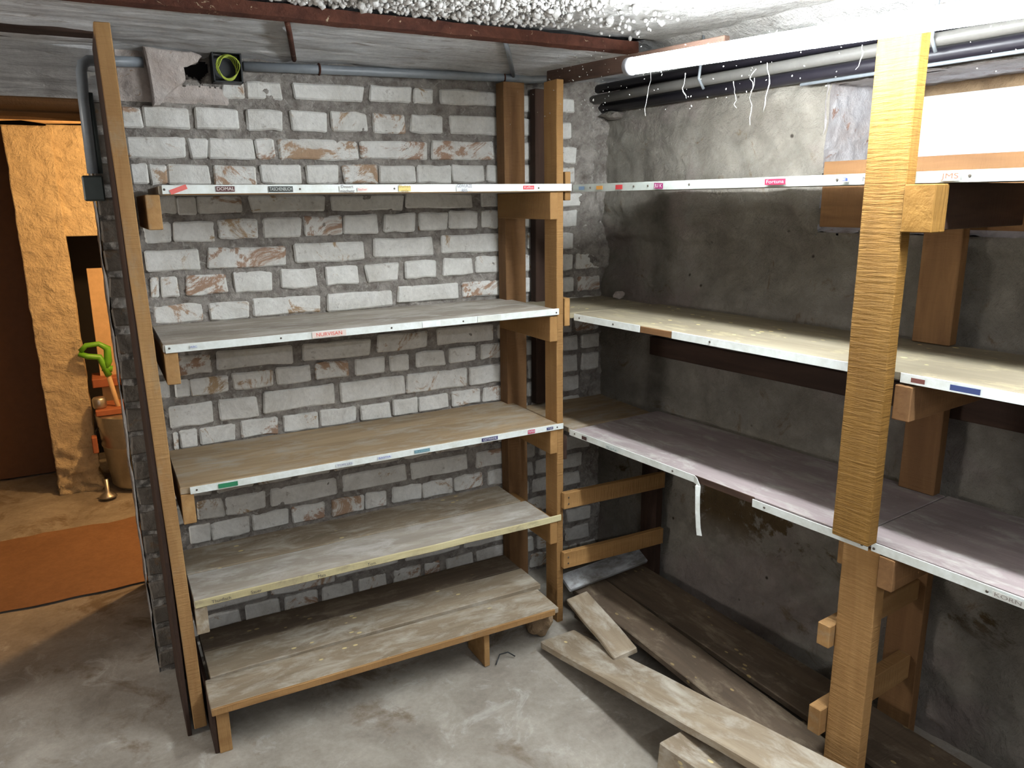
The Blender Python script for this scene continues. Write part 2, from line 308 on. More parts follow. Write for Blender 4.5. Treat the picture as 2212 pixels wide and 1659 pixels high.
COURSES=[
(1.924,1.872,[(-0.962,-0.894,-0.02),(-0.89,-0.783,-0.009),(-0.747,-0.515,0.0),(-0.493,-0.344,0.013),(-0.336,-0.263,0.013),(-0.239,-0.013,0.03),(0.082,0.186,-0.003)]),
(1.839,1.777,[(-1.247,-1.197,-0.016),(-1.19,-1.064,-0.01),(-1.048,-0.921,-0.006),(-0.901,-0.787,-0.004),(-0.764,-0.645,-0.002),(-0.628,-0.507,0.004),(-0.489,-0.371,0.002),(-0.352,-0.228,0.008),(-0.206,-0.014,0.014),(0.082,0.183,0.012)]),
(1.75,1.688,[(-1.245,-1.079,-0.005),(-1.074,-1.02,-0.005),(-1.016,-0.882,-0.003),(-0.878,-0.817,-0.0),(-0.806,-0.544,0.0),(-0.538,-0.294,0.008),(-0.278,-0.033,0.014),(0.083,0.19,0.018)]),
(1.672,1.611,[(-1.242,-1.197,-0.003),(-1.193,-1.146,-0.004),(-1.143,-1.02,-0.004),(-1.012,-0.886,-0.009),(-0.869,-0.74,-0.002),(-0.726,-0.614,-0.0),(-0.602,-0.48,0.003),(-0.473,-0.341,0.001),(-0.335,-0.204,0.002),(-0.202,-0.074,0.009),(-0.063,-0.013,0.01),(0.08,0.19,0.01)]),
(1.574,1.522,[(-1.201,-1.128,-0.001),(-1.125,-1.071,-0.002),(-1.068,-0.934,-0.001),(-0.912,-0.67,0.001),(-0.648,-0.388,0.0),(-0.378,-0.123,0.011),(-0.085,-0.011,0.012)]),
(1.508,1.445,[(-1.231,-1.154,-0.024),(-1.146,-1.026,-0.015),(-1.014,-0.892,-0.008),(-0.876,-0.752,-0.005),(-0.744,-0.616,-0.002),(-0.61,-0.488,0.0),(-0.468,-0.35,0.005),(-0.336,-0.222,0.006),(-0.218,-0.102,0.013),(-0.088,-0.012,0.014),(0.083,0.199,0.007)]),
(1.423,1.359,[(-1.231,-1.077,-0.017),(-1.054,-0.813,-0.016),(-0.782,-0.542,-0.006),(-0.507,-0.281,0.006),(-0.252,-0.014,0.013),(0.109,0.194,0.017)]),
(1.34,1.277,[(-1.229,-1.205,-0.014),(-1.199,-1.146,-0.013),(-1.125,-1.006,-0.013),(-0.984,-0.861,-0.011),(-0.833,-0.712,-0.008),(-0.686,-0.569,-0.002),(-0.542,-0.421,0.002),(-0.395,-0.278,0.01),(-0.248,-0.13,0.011),(-0.114,-0.011,0.013),(0.083,0.137,0.013),(0.16,0.194,0.015)]),
(1.247,1.189,[(-1.226,-1.084,-0.003),(-1.064,-0.944,-0.007),(-0.926,-0.708,0.0),(-0.687,-0.448,-0.002),(-0.429,-0.189,0.015),(-0.173,-0.01,0.017),(0.089,0.184,0.016)]),
(1.085,1.024,[(-1.187,-1.075,-0.007),(-1.06,-0.813,-0.003),(-0.783,-0.539,-0.009),(-0.515,-0.319,0.003),(-0.28,-0.049,0.008),(-0.026,0.062,0.004)]),
(1.008,0.95,[(-1.195,-1.152,-0.008),(-1.148,-1.027,-0.008),(-1.017,-0.888,-0.002),(-0.876,-0.757,-0.0),(-0.745,-0.624,0.004),(-0.604,-0.488,-0.0),(-0.472,-0.396,0.0),(-0.371,-0.254,0.002),(-0.236,-0.125,0.006),(-0.1,0.001,0.006),(0.095,0.153,0.0),(0.16,0.206,-0.002)]),
(0.929,0.857,[(-1.216,-1.085,-0.015),(-1.066,-0.944,-0.013),(-0.924,-0.679,0.004),(-0.662,-0.417,0.001),(-0.411,-0.165,0.004),(-0.153,-0.001,0.0),(0.108,0.206,-0.009)]),
(0.839,0.779,[(-1.215,-1.2,-0.001),(-1.196,-1.143,-0.003),(-1.136,-1.019,-0.003),(-1.003,-0.881,0.002),(-0.865,-0.747,0.001),(-0.735,-0.607,0.0),(-0.591,-0.476,-0.003),(-0.469,-0.371,0.002),(-0.366,-0.243,0.003),(-0.231,-0.109,0.006),(-0.099,0.002,0.003),(0.098,0.157,-0.006),(0.176,0.231,-0.009)]),
(0.583,0.518,[(-1.168,-1.084,0.003),(-1.079,-0.946,-0.004),(-0.929,-0.696,-0.001),(-0.67,-0.427,0.006),(-0.407,-0.171,0.002),(-0.133,0.003,-0.002)]),
(0.5,0.438,[(-1.2,-1.135,0.005),(-1.13,-1.01,0.003),(-0.997,-0.874,0.008),(-0.863,-0.743,0.004),(-0.722,-0.598,-0.001),(-0.59,-0.51,0.0),(-0.49,-0.369,0.0),(-0.364,-0.237,-0.008),(-0.229,-0.108,-0.006),(-0.084,0.001,-0.012)]),
(0.205,0.161,[(-0.956,-0.729,-0.007),(-0.717,-0.473,0.014),(-0.452,-0.216,0.007),(-0.196,0.005,-0.008)]),
(0.163,0.098,[(-1.181,-1.069,0.005),(-1.051,-0.931,0.012),(-0.914,-0.794,0.008),(-0.777,-0.659,0.005),(-0.641,-0.527,0.0),(-0.501,-0.385,0.0),(-0.366,-0.304,-0.005),(-0.276,-0.156,-0.007),(-0.141,0.004,-0.006)])]
# rack frame of reference: s = distance along the right-hand rack towards the camera, w = depth behind its front edge
SK=.1055; nn=math.hypot(1,SK); XR=.0516
def RK(s,w,z): return Vector((XR+(SK*s+w)/nn, (-s+SK*w)/nn, z))
DIRS=Vector((SK,-1,0))/nn; DIRW=Vector((1,SK,0))/nn
# plaster wall frame: distance s along, w depth behind plaster face
SW=.1175; nw=math.hypot(1,SW)
def PW(s,w,z): return Vector((.4738+(SW*s+w)/nw, .4+(-s+SW*w)/nw, z))
YB=.4           # brick wall face
# ================= SETTING =================
# floor
def ffloor(u,v):
    x=-4+u*5.6; y=-4.2+v*8.2
    return (x,y,.004*fbm(x*3,y*3))
fl=struct(sheet('floor',ffloor,220,300,M['floor']))
struct(sheet('floor_red_band',lambda u,v:(-3.6+u*4.2, 1.13+v*.78+.012*fbm((-3.6+u*4.2)*5,v*2,3)*(1 if v<.5 else 3)-(.17*(-1.4-(-3.6+u*4.2))*-.0), .009+.003*fbm(u*9,v*4)),120,20,M['floor_red'])).name='trim_1'
# ceiling
def fceil(u,v):
    x=-4+u*5.7; y=-4.2+v*4.22
    k=sm(-.75,-.25,x)
    return (x,y,2.075+.012*fbm(x*9,y*9)*(1-.6*k)-.004)
ce=struct(sheet('ceiling',fceil,320,240,M['ceil']))
# gravel exposed in the underside of the slab
gv=[];gf=[]
ico=bmesh.new(); bmesh.ops.create_icosphere(ico,subdivisions=1,radius=1); iv=[v.co.copy() for v in ico.verts]; fi=[[v.index for v in f.verts] for f in ico.faces]; ico.free()
for k in range(13000):
    x=random.uniform(-1.6,.25); y=random.uniform(-.62,-.035)
    if random.random()<sm(-.45,.05,x)*.95: continue
    if y<-.45 and random.random()<.4: continue
    r=random.uniform(.003,.0085)*(2.0 if random.random()<.08 else 1)
    e=Euler((random.random()*6,random.random()*6,random.random()*6)).to_matrix(); s=Vector((r*random.uniform(.8,1.5),r*random.uniform(.7,1.1),r*random.uniform(.6,1)))
    b0=len(gv); c=Vector((x,y,2.068-random.random()*.012))
    for v in iv: gv.append(e@Vector((v.x*s.x,v.y*s.y,v.z*s.z))+c)
    gf+=[[b0+i for i in f] for f in fi]
me=bpy.data.meshes.new('gravel'); me.from_pydata(gv,[],gf); me.polygons.foreach_set('use_smooth',[True]*len(gf))
g=link('gravel',me,M['gravel'],ce); g['kind']='stuff'
# soffit over the shelves, between the steel beam and the brick wall
def fsof(u,v):
    x=-4+u*5.4; y=.0+v*.46
    z=2.028-(y/.4)*.043+.005*fbm(x*6,y*16)
    if x<-1.28: z+= -.012*sm(.16,.2,y)*(1-sm(.31,.35,y))
    return (x,y,z)
struct(sheet('ceiling_soffit',fsof,420,40,M['soffit'])).name='trim_2'
# rusty steel flange
def flange():
    bm=bmesh.new(); n=90; x0,x1=-4,.29
    prof=[(-.028,2.052),(-.03,2.02),(-.005,2.014),(.012,2.018),(.012,2.052)]
    R=[]
    for i in range(n+1):
        x=x0+(x1-x0)*i/n
        R.append([bm.verts.new((x,y+.003*noise.noise(Vector((x*25,k,0))),z+.003*noise.noise(Vector((x*30,k,5))))) for k,(y,z) in enumerate(prof)])
    for A,B in zip(R,R[1:]):
        for k in range(5): bm.faces.new((A[k],A[(k+1)%5],B[(k+1)%5],B[k]))
    bm.faces.new(R[0]);bm.faces.new(R[-1][::-1]); bmesh.ops.recalc_face_normals(bm,faces=bm.faces[:])
    me=bpy.data.meshes.new('steel_beam'); bm.to_mesh(me); bm.free(); return link('steel_beam',me,M['rust'])
tag(flange(),'rusty steel beam flange running along the ceiling above the left shelves','steel beam')
# dark timber let into the soffit at far left
tag(board('ceiling_batten',(-4,.27,2.0),(-1.285,.27,2.0),.13,.03,(0,0,1),M['dark_beam']),'dark flat timber under the ceiling left of the shelf post','timber')
# ---- brick wall: mortar bed + bricks
X0=-1.34
def hb(x,z):
    h=.009*fbm(x*20,z*26,1,5)+.004*fbm(x*60,z*60,4,3)+.003*noise.noise(Vector((x*3,z*5,7)))
    # crumbled plaster in the corner
    c=sm(.30,.40,x+.05*fbm(z*6,1,2))*sm(1.15,1.45,z+.1*fbm(x*5,z*2,5))
    h+=c*(.022+.018*fbm(x*12,z*12,9))
    c2=sm(-1.06,-1.2,-1.9-x*0)*0
    return h
def fbrick(u,v):
    x=X0+u*(.56-X0); z=v*2.03
    # broken cavity beside the junction box
    d=0
    ex=(x+1.03+.02*fbm(z*30,3))/.055; ez=(z-1.955+.02*fbm(x*30,5))/.04
    if ex*ex+ez*ez<1: d=.062*(1-(ex*ex+ez*ez))**.5
    return (x,YB+.0065-hb(x,z)+d,z)
def cavhole(u,v):
    x=X0+u*(.56-X0); z=v*2.03; ex=(x+1.03+.02*fbm(z*30,3))/.055; ez=(z-1.955+.02*fbm(x*30,5))/.04
    return ex*ex+ez*ez<.55
wb=struct(sheet('wall_back',fbrick,380,400,M['mortar'],hole=cavhole))
box('cavity_back',-1.12,-.96,.464,.469,1.88,2.0,M['black'],wb,0)  # black plate: the hole's darkness is in its colour
BR=[]
def brickmesh(L,H,seed,D=.05):
    bm=bmesh.new(); bmesh.ops.create_cube(bm,size=1)
    for v in bm.verts: v.co=Vector((v.co.x*L,v.co.y*D,v.co.z*H))
    bmesh.ops.bevel(bm,geom=[e for e in bm.edges if any(v.co.y<0 for v in e.verts)],offset=.005,segments=1,affect='EDGES')
    for e_ in (-.17,.17):
        bmesh.ops.bisect_plane(bm,geom=bm.verts[:]+bm.edges[:]+bm.faces[:],plane_co=(L*e_,0,0),plane_no=(1,0,0))
    for v in bm.verts:
        n=noise.noise_vector(v.co*26+Vector((seed*3.7,seed,0)))
        v.co+=Vector((n.x*.008,n.y*.004,n.z*.006))
    me=bpy.data.meshes.new('brick'); bm.to_mesh(me); bm.free(); return me
nb=0
def addbrick(x0,x1,z0,z1):
    global nb; nb+=1
    me=brickmesh(x1-x0,z1-z0,nb)
    o=link('brick',me,M['brick'] if x0>-1.3 or z0>1.86 else M['brick_shaded_dirty'],wb,Vector(((x0+x1)/2,YB+.021+random.uniform(-.002,.003),(z0+z1)/2)))
    o.rotation_euler=(0,random.uniform(-.01,.01),0)
courses=[list(c) for c in COURSES]
allz=[c[0] for c in courses]
courses[15][0]=.245; courses[15][1]=.185
extra=[(1.165,1.105),(.755,.695),(.667,.607),(.418,.36),(.335,.275),(.078,.02)]
for T,B in extra:
    x=-1.2+random.uniform(-.05,.0); lst=[]; st=random.random()<.5
    while x<.2:
        w=.24 if st else .115; lst.append((x,min(x+w,.22),0)); x+=w+.018
    courses.append([T,B,lst])
for ci,(T,B,lst) in enumerate(courses):
    x=X0
    first=lst[0][0]
    # strip left of the shelf post
    if first>-1.27:
        addbrick(X0+.001,min(first-.014,-1.262+random.uniform(-.005,.01)) if first-X0>.06 else first-.01,B,T)
    elif ci==0: addbrick(X0+.001,-1.26,B,T)
    if ci not in(0,) and first>-1.2: addbrick(-1.25,first-.012,B,T)
    for i,(a,b,dz) in enumerate(lst):
        k=max(-.008,min(.008,dz*.5))
        if b-a<.012: continue
        addbrick(a,b,B+k,T+k)
    last=lst[-1][1]; gapfill=[]
    # hidden piece behind the rear post
    for (a,b,_),(c,d,_) in zip(lst,lst[1:]):
        if c-b>.10: addbrick(b+.014,c-.014,B,T)
    x=last+.016; st=ci%2
    while x<.37:
        if T>1.6 and x>.30: break
        w=.10+.03*random.random(); addbrick(x,min(x+w,.45),B,T); x+=w+.018
# far-left doorway reveal (thickness of the wall), lintel and face left of the door
def frev(u,v):
    y=YB+.006+u*.72; z=v*1.86
    return (X0-.004+.006*fbm(y*9,z*9,3),y,z)
struct(sheet('wall_doorway_reveal',frev,40,90,M['soffit']))
def flint(u,v):
    x=-2.7+u*1.44; z=1.845+v*.17
    return (x,YB-.004+.006*fbm(x*9,z*9),z)
struct(sheet('wall_lintel',flint,90,14,M['soffit']))
for i,(a,b) in enumerate([(.42,.60),(.615,.79),(.80,.93),(1.0,1.12)]):
    o=board('lintel_timber',(-2.7,(a+b)/2,1.858+.006*(i%2)),(-1.335,(a+b)/2,1.858+.006*(i%2)),b-a,.03,(0,0,1),M['pine_dark'])
    tag(o,['front timber of the lintel over the doorway, nearest the shelves','second timber of the doorway lintel','third timber of the doorway lintel','rearmost timber of the doorway lintel, seen above the gap'][i],'timber','timbers of the doorway lintel')
struct(box('wall_left_of_doorway',-4,-2.1,YB,1.12,0,2.1,M['soffit'],bev=0))
# plastered jamb patch, conduit box area
tag(prism('plaster_lump',[(-1.172,1.99),(-1.10,1.985),(-1.045,1.985),(-1.015,1.975),(-1.03,1.958),(-1.072,1.95),(-1.068,1.905),(-1.095,1.885),(-1.12,1.862),(-1.145,1.835),(-1.162,1.83)],.348,.405,M['plaster_pink']),'pinkish plaster lump on the brick wall left of the junction box','plaster')
# patch of rough plaster left of it
def fpatch(u,v):
    x=-1.245+u*.30; z=1.845+v*.14
    e=min(u,1-u,v,1-v)
    return (x,YB+.003-.012*sm(0,.15,e)-.006*fbm(x*20,z*20,7),z)
tag(sheet('mortar_patch',fpatch,60,30,M['plaster_pink'],hole=lambda u,v:(-1.245+u*.30>-1.08+.02*noise.noise(Vector((u*9,v*9,0))) and 1.845+v*.14>1.895+.012*noise.noise(Vector((u*25,v*9,4))))),'crumbling mortar patch on the brick wall under the junction box','plaster')
# other shells
struct(box('wall_left',-4.1,-4,-4.3,4.3,0,2.4,M['soffit'],bev=0))
struct(box('wall_front',-4,1.8,-4.3,-4.2,0,2.3,M['soffit'],bev=0))
struct(box('wall_inner_partition',-1.334,1.8,.47,1.12,0,2.2,M['soffit'],bev=0))
# main right wall, plastered, with window opening
S0,S1=.0,4.6
OP0,OP1,OZ0,OZ1=.975,2.15,1.445,1.868
def frw(u,v):
    s=u*4.6-.12; z=v*1.885
    h=.011*fbm(s*3.2,z*3.2,2,6)+.007*fbm(s*12,z*15,6,5)*(.5+.8*sm(.9,1.5,z))
    # old ledge: rough lump above, recess below
    h+=.018*sm(1.36,1.44,z)*(1-sm(1.50,1.62,z))*(.5+fbm(s*9,z*14,8)) 
    h-=.014*sm(1.24,1.30,z)*(1-sm(1.38,1.42,z))
    h+=.012*(1-sm(1.84,1.88,z))
    p=PW(s,-h,z); return (p.x,p.y,p.z)
def hrw(u,v):
    s=u*4.6-.12; z=v*1.885; j=.012*noise.noise(Vector((z*30,s*20,0)))
    return OP0+j<s<OP1 and OZ0+j<z<OZ1
wr=struct(sheet('wall_right',frw,560,240,M['plaster'],hole=hrw))
def slab(name,s0,s1,w0,w1,z0,z1,mt,parent=None,wob=0,bev=.002,fr=PW):
    p0=fr(s0,(w0+w1)/2,(z0+z1)/2); p1=fr(s1,(w0+w1)/2,(z0+z1)/2)
    return board(name,p0,p1,abs(w1-w0),abs(z1-z0),(0,0,1),mt,parent,wob,bev)
def fup(u,v):
    s=u*4.8-.4; z=1.87+v*.115
    p=PW(s,.045-.01*fbm(s*5,z*9,3),z); return tuple(p)
struct(sheet('wall_right_upper',fup,240,14,M['gap_shade']))
def fup2(u,v):
    s=u*4.8-.4; p=PW(s,.04-.16*v-.012*fbm(s*6,v*3,3),1.98+.105*v+.008*fbm(s*8,v*4,5)); return tuple(p)
struct(sheet('ceiling_cove',fup2,300,16,M['ceil']))
def ftop(u,v):
    s=u*4.6-.12; p=PW(s,-.006+v*.06,1.880+.006*fbm(s*9,v*2,8)); return tuple(p)
struct(sheet('wall_right_ledge',ftop,240,6,M['plaster']))
# window niche: reveals
def reveal(name,fn,nu=50,nv=40): return struct(sheet(name,fn,nu,nv,M['reveal']))
def bmp(a,b,k=.007): return k*fbm(a*11,b*11,3)
reveal('wall_window_reveal',lambda u,v:tuple(PW(OP0-.012+.02*u+bmp(u,v),-.014+u*.46,OZ0-.01+v*(OZ1-OZ0+.02))))
reveal('wall_window_reveal_far',lambda u,v:tuple(PW(OP1,-.012+u*.46,OZ0-.01+v*(OZ1-OZ0+.02))))
reveal('wall_window_soffit',lambda u,v:tuple(PW(OP0-.01+u*1.2,-.012+v*.46,OZ1+bmp(u*2,v)+.02*v)))
reveal('wall_window_sill',lambda u,v:tuple(PW(OP0-.01+u*1.2,-.02+v*.46,OZ0+.012*fbm(u*30,v*12)+v*.18)))
def backw(u,v):
    return tuple(PW(OP0-.03+u*1.25,.40+.004*fbm(u*20,v*9),1.40+v*.56))
struct(sheet('wall_window_backing',backw,120,50,M['stone'],hole=lambda u,v:(.085<u<.93 and .47<v<.79)))
wf=thing('window_1','white framed cellar window in the deep niche above the right shelves','window',PW(1.02,.39,1.66)); 
del wf['label']; del wf['category']; wf['kind']='structure'
for a in ((1.03,1.06,1.655,1.845),(2.06,2.09,1.655,1.845)):
    slab('window_frame',a[0],a[1],.365,.405,a[2],a[3],M['white_paint'],wf,bev=.004)
slab('window_frame',1.03,2.09,.365,.405,1.655,1.68,M['white_paint'],wf); slab('window_frame',1.03,2.09,.365,.405,1.822,1.848,M['white_paint'],wf)
slab('pane',1.05,2.07,.385,.389,1.675,1.83,M['glass'],wf,bev=0)
# roof over everything & outer closure so that daylight comes only through the window
struct(box('ceiling_slab',-4.1,1.0,-4.3,4.3,2.22,2.30,M['soffit'],bev=0))
struct(box('wall_right_outer_low',1.25,1.35,-4.4,4.3,0,1.2,M['soffit'],bev=0))
p=slab('wall_right_core',-.2,4.6,.06,.42,0,1.43,M['soffit'],bev=0); struct(p)
p=slab('wall_right_core_top',-.2,4.6,.06,.42,1.90,2.26,M['soffit'],bev=0); struct(p)
p=slab('wall_right_core_left',-.6,.955,.06,.42,1.40,1.92,M['soffit'],bev=0); struct(p)
p=slab('wall_right_core_far',2.17,4.8,.06,.42,1.40,1.92,M['soffit'],bev=0); struct(p)
# second room
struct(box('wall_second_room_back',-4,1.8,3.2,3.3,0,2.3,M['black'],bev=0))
struct(box('wall_second_room_right',.3,.4,1.12,3.3,0,2.3,M['soffit'],bev=0))
# ================= LEFT SHELVING =================
ls=thing('shelving_unit','pine shelving unit with five shelves against the white brick wall','shelving',(-.62,.19,0))
Zs=[1.597,1.187,.783,.436]
def lab(strip,name,x0,x1,z,h,c,words=None,tc=(.9,.9,.9),tilt=0,fr=None,parent=None,off=.0):
    """printed label stuck on an edging strip; x measured along the strip"""
    me=boxmesh(name,x1-x0,.0008,h,0)
    if fr is None:
        P=Vector(((x0+x1)/2,-.0075-off,z)); q=Euler((0,tilt,0)).to_quaternion()
    else:
        P=RK((x0+x1)/2,-.0105-off,z); q=Matrix((DIRS,-DIRW.cross(Vector((0,0,0))) if False else Vector((0,0,1)).cross(DIRS),Vector((0,0,1)))).transposed().to_quaternion()@Euler((0,tilt,0)).to_quaternion()
    W_=P
    root=strip.parent
    # strip is a sub-part of the unit: labels become siblings under the same thing
    o=link(name,me,MC(c),root,W_-Vector(root.location),q)
    if words:
        cu=bpy.data.curves.new('lettering','FONT'); cu.body=words; cu.size=h*.95; cu.align_x='CENTER'; cu.align_y='CENTER'; cu.extrude=.0001
        to=bpy.data.objects.new('t',cu); COL.objects.link(to); bpy.context.view_layer.update()
        dg=bpy.context.evaluated_depsgraph_get(); me2=bpy.data.meshes.new_from_object(to.evaluated_get(dg)); bpy.data.objects.remove(to)
        wd=max(v.co.x for v in me2.vertices)-min(v.co.x for v in me2.vertices); k=min(1,(x1-x0)*.92/max(wd,1e-4))
        if wd*1.0<(x1-x0)*.75: k=(x1-x0)*.85/wd
        for v in me2.vertices: v.co=Vector((v.co.x*k,-.0009-v.co.z*.5,v.co.y*.9))
        me2.materials.clear(); t=link('lettering',me2,MC(tc),o)
    return o
_mc={}
def MC(c):
    k=tuple(c)
    if k not in _mc: _mc[k]=flat('print_%d'%len(_mc),c)
    return _mc[k]
def strip(root,p0,p1,h=.021,t=.003,mt=None,name='edge_strip'):
    return board(name,p0,p1,t,h,(0,0,1),mt or M['strip'],root,wob=.0006,bev=.0006)
def screw(root,P,nrm,r=.003):
    bm=bmesh.new(); bmesh.ops.create_cone(bm,cap_ends=True,segments=10,radius1=r,radius2=r*.7,depth=.002)
    me=bpy.data.meshes.new('screw'); bm.to_mesh(me); bm.free()
    return link('screw',me,M['screw'],root,Vector(P)-Vector(root.location),Vector(nrm).to_track_quat('Z','Y'))
# uprights
def upright(root,x,y0,y1,w,z0,z1,lean,mt,name='post'):
    # broad side along y; length vertical
    return board(name,(x,(y0+y1)/2,z0),(x+lean,(y0+y1)/2,z1),w,y1-y0,(0,-1,0),mt,root,wob=.0015)
upright(ls,-1.2585,.006,.075,.036,.02,1.978,-.026,M['pine_mid'])
plab(board('side_panel',(-1.290,.186,.0),(-1.296,.186,1.975),.012,.352,(0,-1,0),M['dark_beam'],ls,wob=.001),'dark side panel closing the left end')
plab(upright(ls,-1.268,.32,.361,.03,.0,1.975,-.01,M['dark_beam']),'dark rear post at the left end')
upright(ls,.0125,.004,.085,.026,.0,1.925,-.006,M['pine'])
plab(upright(ls,.015,.325,.385,.085,.0,1.958,-.0,M['pine_dark']),'broad brown rear post')
# shelf boards
mats=[M['shelf_grey'],M['shelf_grey'],M['shelf_tan'],M['shelf_grey']]
ends=[(-1.203,-.004),(-1.237,-.002),(-1.237,0.0),(-1.236,.018)]
TH=.021
for i,z in enumerate(Zs):
    a,b=ends[i]
    if i<3:
        o=board('shelf_board',(a,.192,z-TH/2),(b,.192,z-TH/2),.378,TH,(0,0,1),mats[i],ls,wob=.001)
    else:
        # cracked board in two strips
        board('shelf_board',(a,.094,z-TH/2-.002),(-.03,.094,z-TH/2-.002),.184,TH,(0,0,1),mats[i],ls,wob=.002)
        board('shelf_board',(a,.284,z-TH/2),(-.05,.284,z-TH/2),.188,TH,(0,0,1),M['plank'],ls,wob=.003)
# edging strips
st=[]
st.append(strip(ls,(-1.195,-.004,1.588),(.047,-.004,1.590),.0225))
st.append(strip(ls,(-1.232,-.004,1.176),(-.001,-.004,1.181),.0215))
st.append(strip(ls,(-1.212,-.004,.772),(.018,-.004,.773),.0205))
plab(board('front_edge',(-1.235,-.0005,.4245),(.012,-.0005,.4255),.006,.024,(0,0,1),M['edge_worn'],ls,wob=.003),'flaking cream painted edge')
tube('wood_edge',[(-1.19,-.0022,1.5765),(.045,-.0022,1.5785)],.0022,M['pine'],ls,6)
for x in(-1.19,-.845,-.57,-.33,-.08): screw(ls,(x,-.0065,1.588),(0,-1,0))
for x in(-1.222,-.93,-.60,-.36,-.012): screw(ls,(x,-.0065,1.178),(0,-1,0))
for x in(-1.195,-.50,-.008): screw(ls,(x,-.0065,.772),(0,-1,0))
# cross bars under each shelf, at both ends
for i,z in enumerate(Zs):
    zt=z-TH-.001; h=.088
    board('cross_bar',(-1.2195,.001,zt-h/2),(-1.2195,.375,zt-h/2),.034,h,(0,0,1),M['pine_mid'] if i!=3 else M['plank'],ls)
    board('cross_bar',(-.0175,.001,zt-h/2),(-.0175,.375,zt-h/2),.030,h,(0,0,1),M['pine'] if i!=0 else M['pine'],ls)
# labels, top strip
lab(st[0],'label',-1.178,-1.135,1.588,.012,(.70,.14,.12),None,tilt=-.35)
lab(st[0],'label',-1.065,-1.018,1.589,.014,(.10,.03,.03),'DOMAL',(.8,.75,.7))
lab(st[0],'label',-.93,-.865,1.588,.015,(.03,.035,.03),'TASCHENBUCH',(.55,.58,.55))
lab(st[0],'label',-.735,-.69,1.588,.014,(.70,.72,.68),'Dessert\nmischung',(.16,.14,.14))
lab(st[0],'label',-.683,-.652,1.586,.009,(.74,.66,.62),'Sacher',(.7,.15,.1))
lab(st[0],'label',-.558,-.52,1.588,.015,(.72,.55,.14),'Blumen\nerde',(.35,.25,.05))
lab(st[0],'label',-.372,-.318,1.588,.016,(.66,.68,.68),'GEWÜRZE\nREIS',(.15,.16,.2))
lab(st[0],'label',-.138,-.098,1.590,.011,(.75,.05,.07),'Kaffee',(.85,.6,.6))
lab(st[1],'label',-1.172,-1.152,1.177,.008,(.68,.72,.72),'ABC',(.15,.2,.5))
lab(st[1],'label',-.842,-.742,1.178,.017,(.74,.62,.56),'NURVISAN',(.72,.10,.07))
lab(st[1],'label',-.50,-.44,1.179,.017,(.80,.82,.82))
lab(st[1],'label',-.31,-.225,1.180,.019,(.66,.68,.62))
lab(st[2],'label',-1.138,-1.085,.772,.013,(.02,.20,.09))
lab(st[2],'label',-.80,-.745,.7725,.009,(.66,.69,.70),'TOM LES',(.10,.12,.22))
lab(st[2],'label',-.668,-.622,.7725,.009,(.62,.66,.72),'BASTIA',(.08,.12,.42))
lab(st[2],'label',-.545,-.492,.7725,.010,(.14,.27,.32),'Krone',(.3,.45,.5))
lab(st[2],'label',-.305,-.245,.773,.012,(.05,.05,.13),'GETREIDE',(.65,.65,.7))
lab(st[2],'label',-.128,-.10,.773,.013,(.55,.05,.10),'PAPIER',(.7,.7,.8))
lab(st[2],'label',-.052,-.026,.773,.009,(.02,.03,.12),'TEE',(.7,.7,.75))
for x,wd,t in((-1.19,.10,'Thunfisch'),(-1.08,.05,'Sauer'),(-.88,.07,'Mais'),(-.72,.06,'Tom.')):
    cu=bpy.data.curves.new('handwriting','FONT'); cu.body=t; cu.size=.014; cu.extrude=.0001
    to=bpy.data.objects.new('t',cu); COL.objects.link(to); bpy.context.view_layer.update()
    me2=bpy.data.meshes.new_from_object(to.evaluated_get(bpy.context.evaluated_depsgraph_get())); bpy.data.objects.remove(to)
    for v in me2.vertices: v.co=Vector((v.co.x,-v.co.z*.2,v.co.y))
    link('handwriting',me2,MC((.03,.03,.05)),ls,Vector((x,-.0068,.420))-Vector(ls.location))
# ---- low platform under it, on its own legs
lp=thing('low_plank_bench','low bench of dirty planks on short legs below the left shelves','bench',(-.63,.1,0))
zt=.158
board('plank',(-1.232,-.045,zt-.011),(-.082,-.062,zt-.011),.150,.021,(0,0,1),M['plank'],lp,wob=.002)
board('plank',(-1.215,.112,zt-.009),(-.055,.108,zt-.009),.150,.022,(0,0,1),M['plank'],lp,wob=.003)
board('plank',(-1.215,.262,zt-.012),(-.055,.258,zt-.012),.130,.022,(0,0,1),M['plank_dark'],lp,wob=.003)
plab(board('front_lath',(-1.233,-.124,zt-.012),(-.10,-.140,zt-.012),.008,.023,(0,0,1),M['pine_mid'],lp,wob=.0015),'clean sawn front edge')
box('leg',-1.222,-1.187,-.115,-.075,0,.135,M['pine_mid'],lp)
board('side_board',(-1.228,-.11,.068),(-1.228,.33,.068),.012,.134,(0,0,1),M['dark_beam'],lp)
box('leg',-.365,-.345,-.115,.02,0,.135,M['pine_mid'],lp)
box('leg',-.375,-.345,.20,.30,0,.132,M['plank'],lp)
tag(rock('brick_rubble',(-.095,-.02,.058),.10,.11,.125,M['stone'],None,3,.3),'pale rubble block under the right end of the low plank bench','rubble')
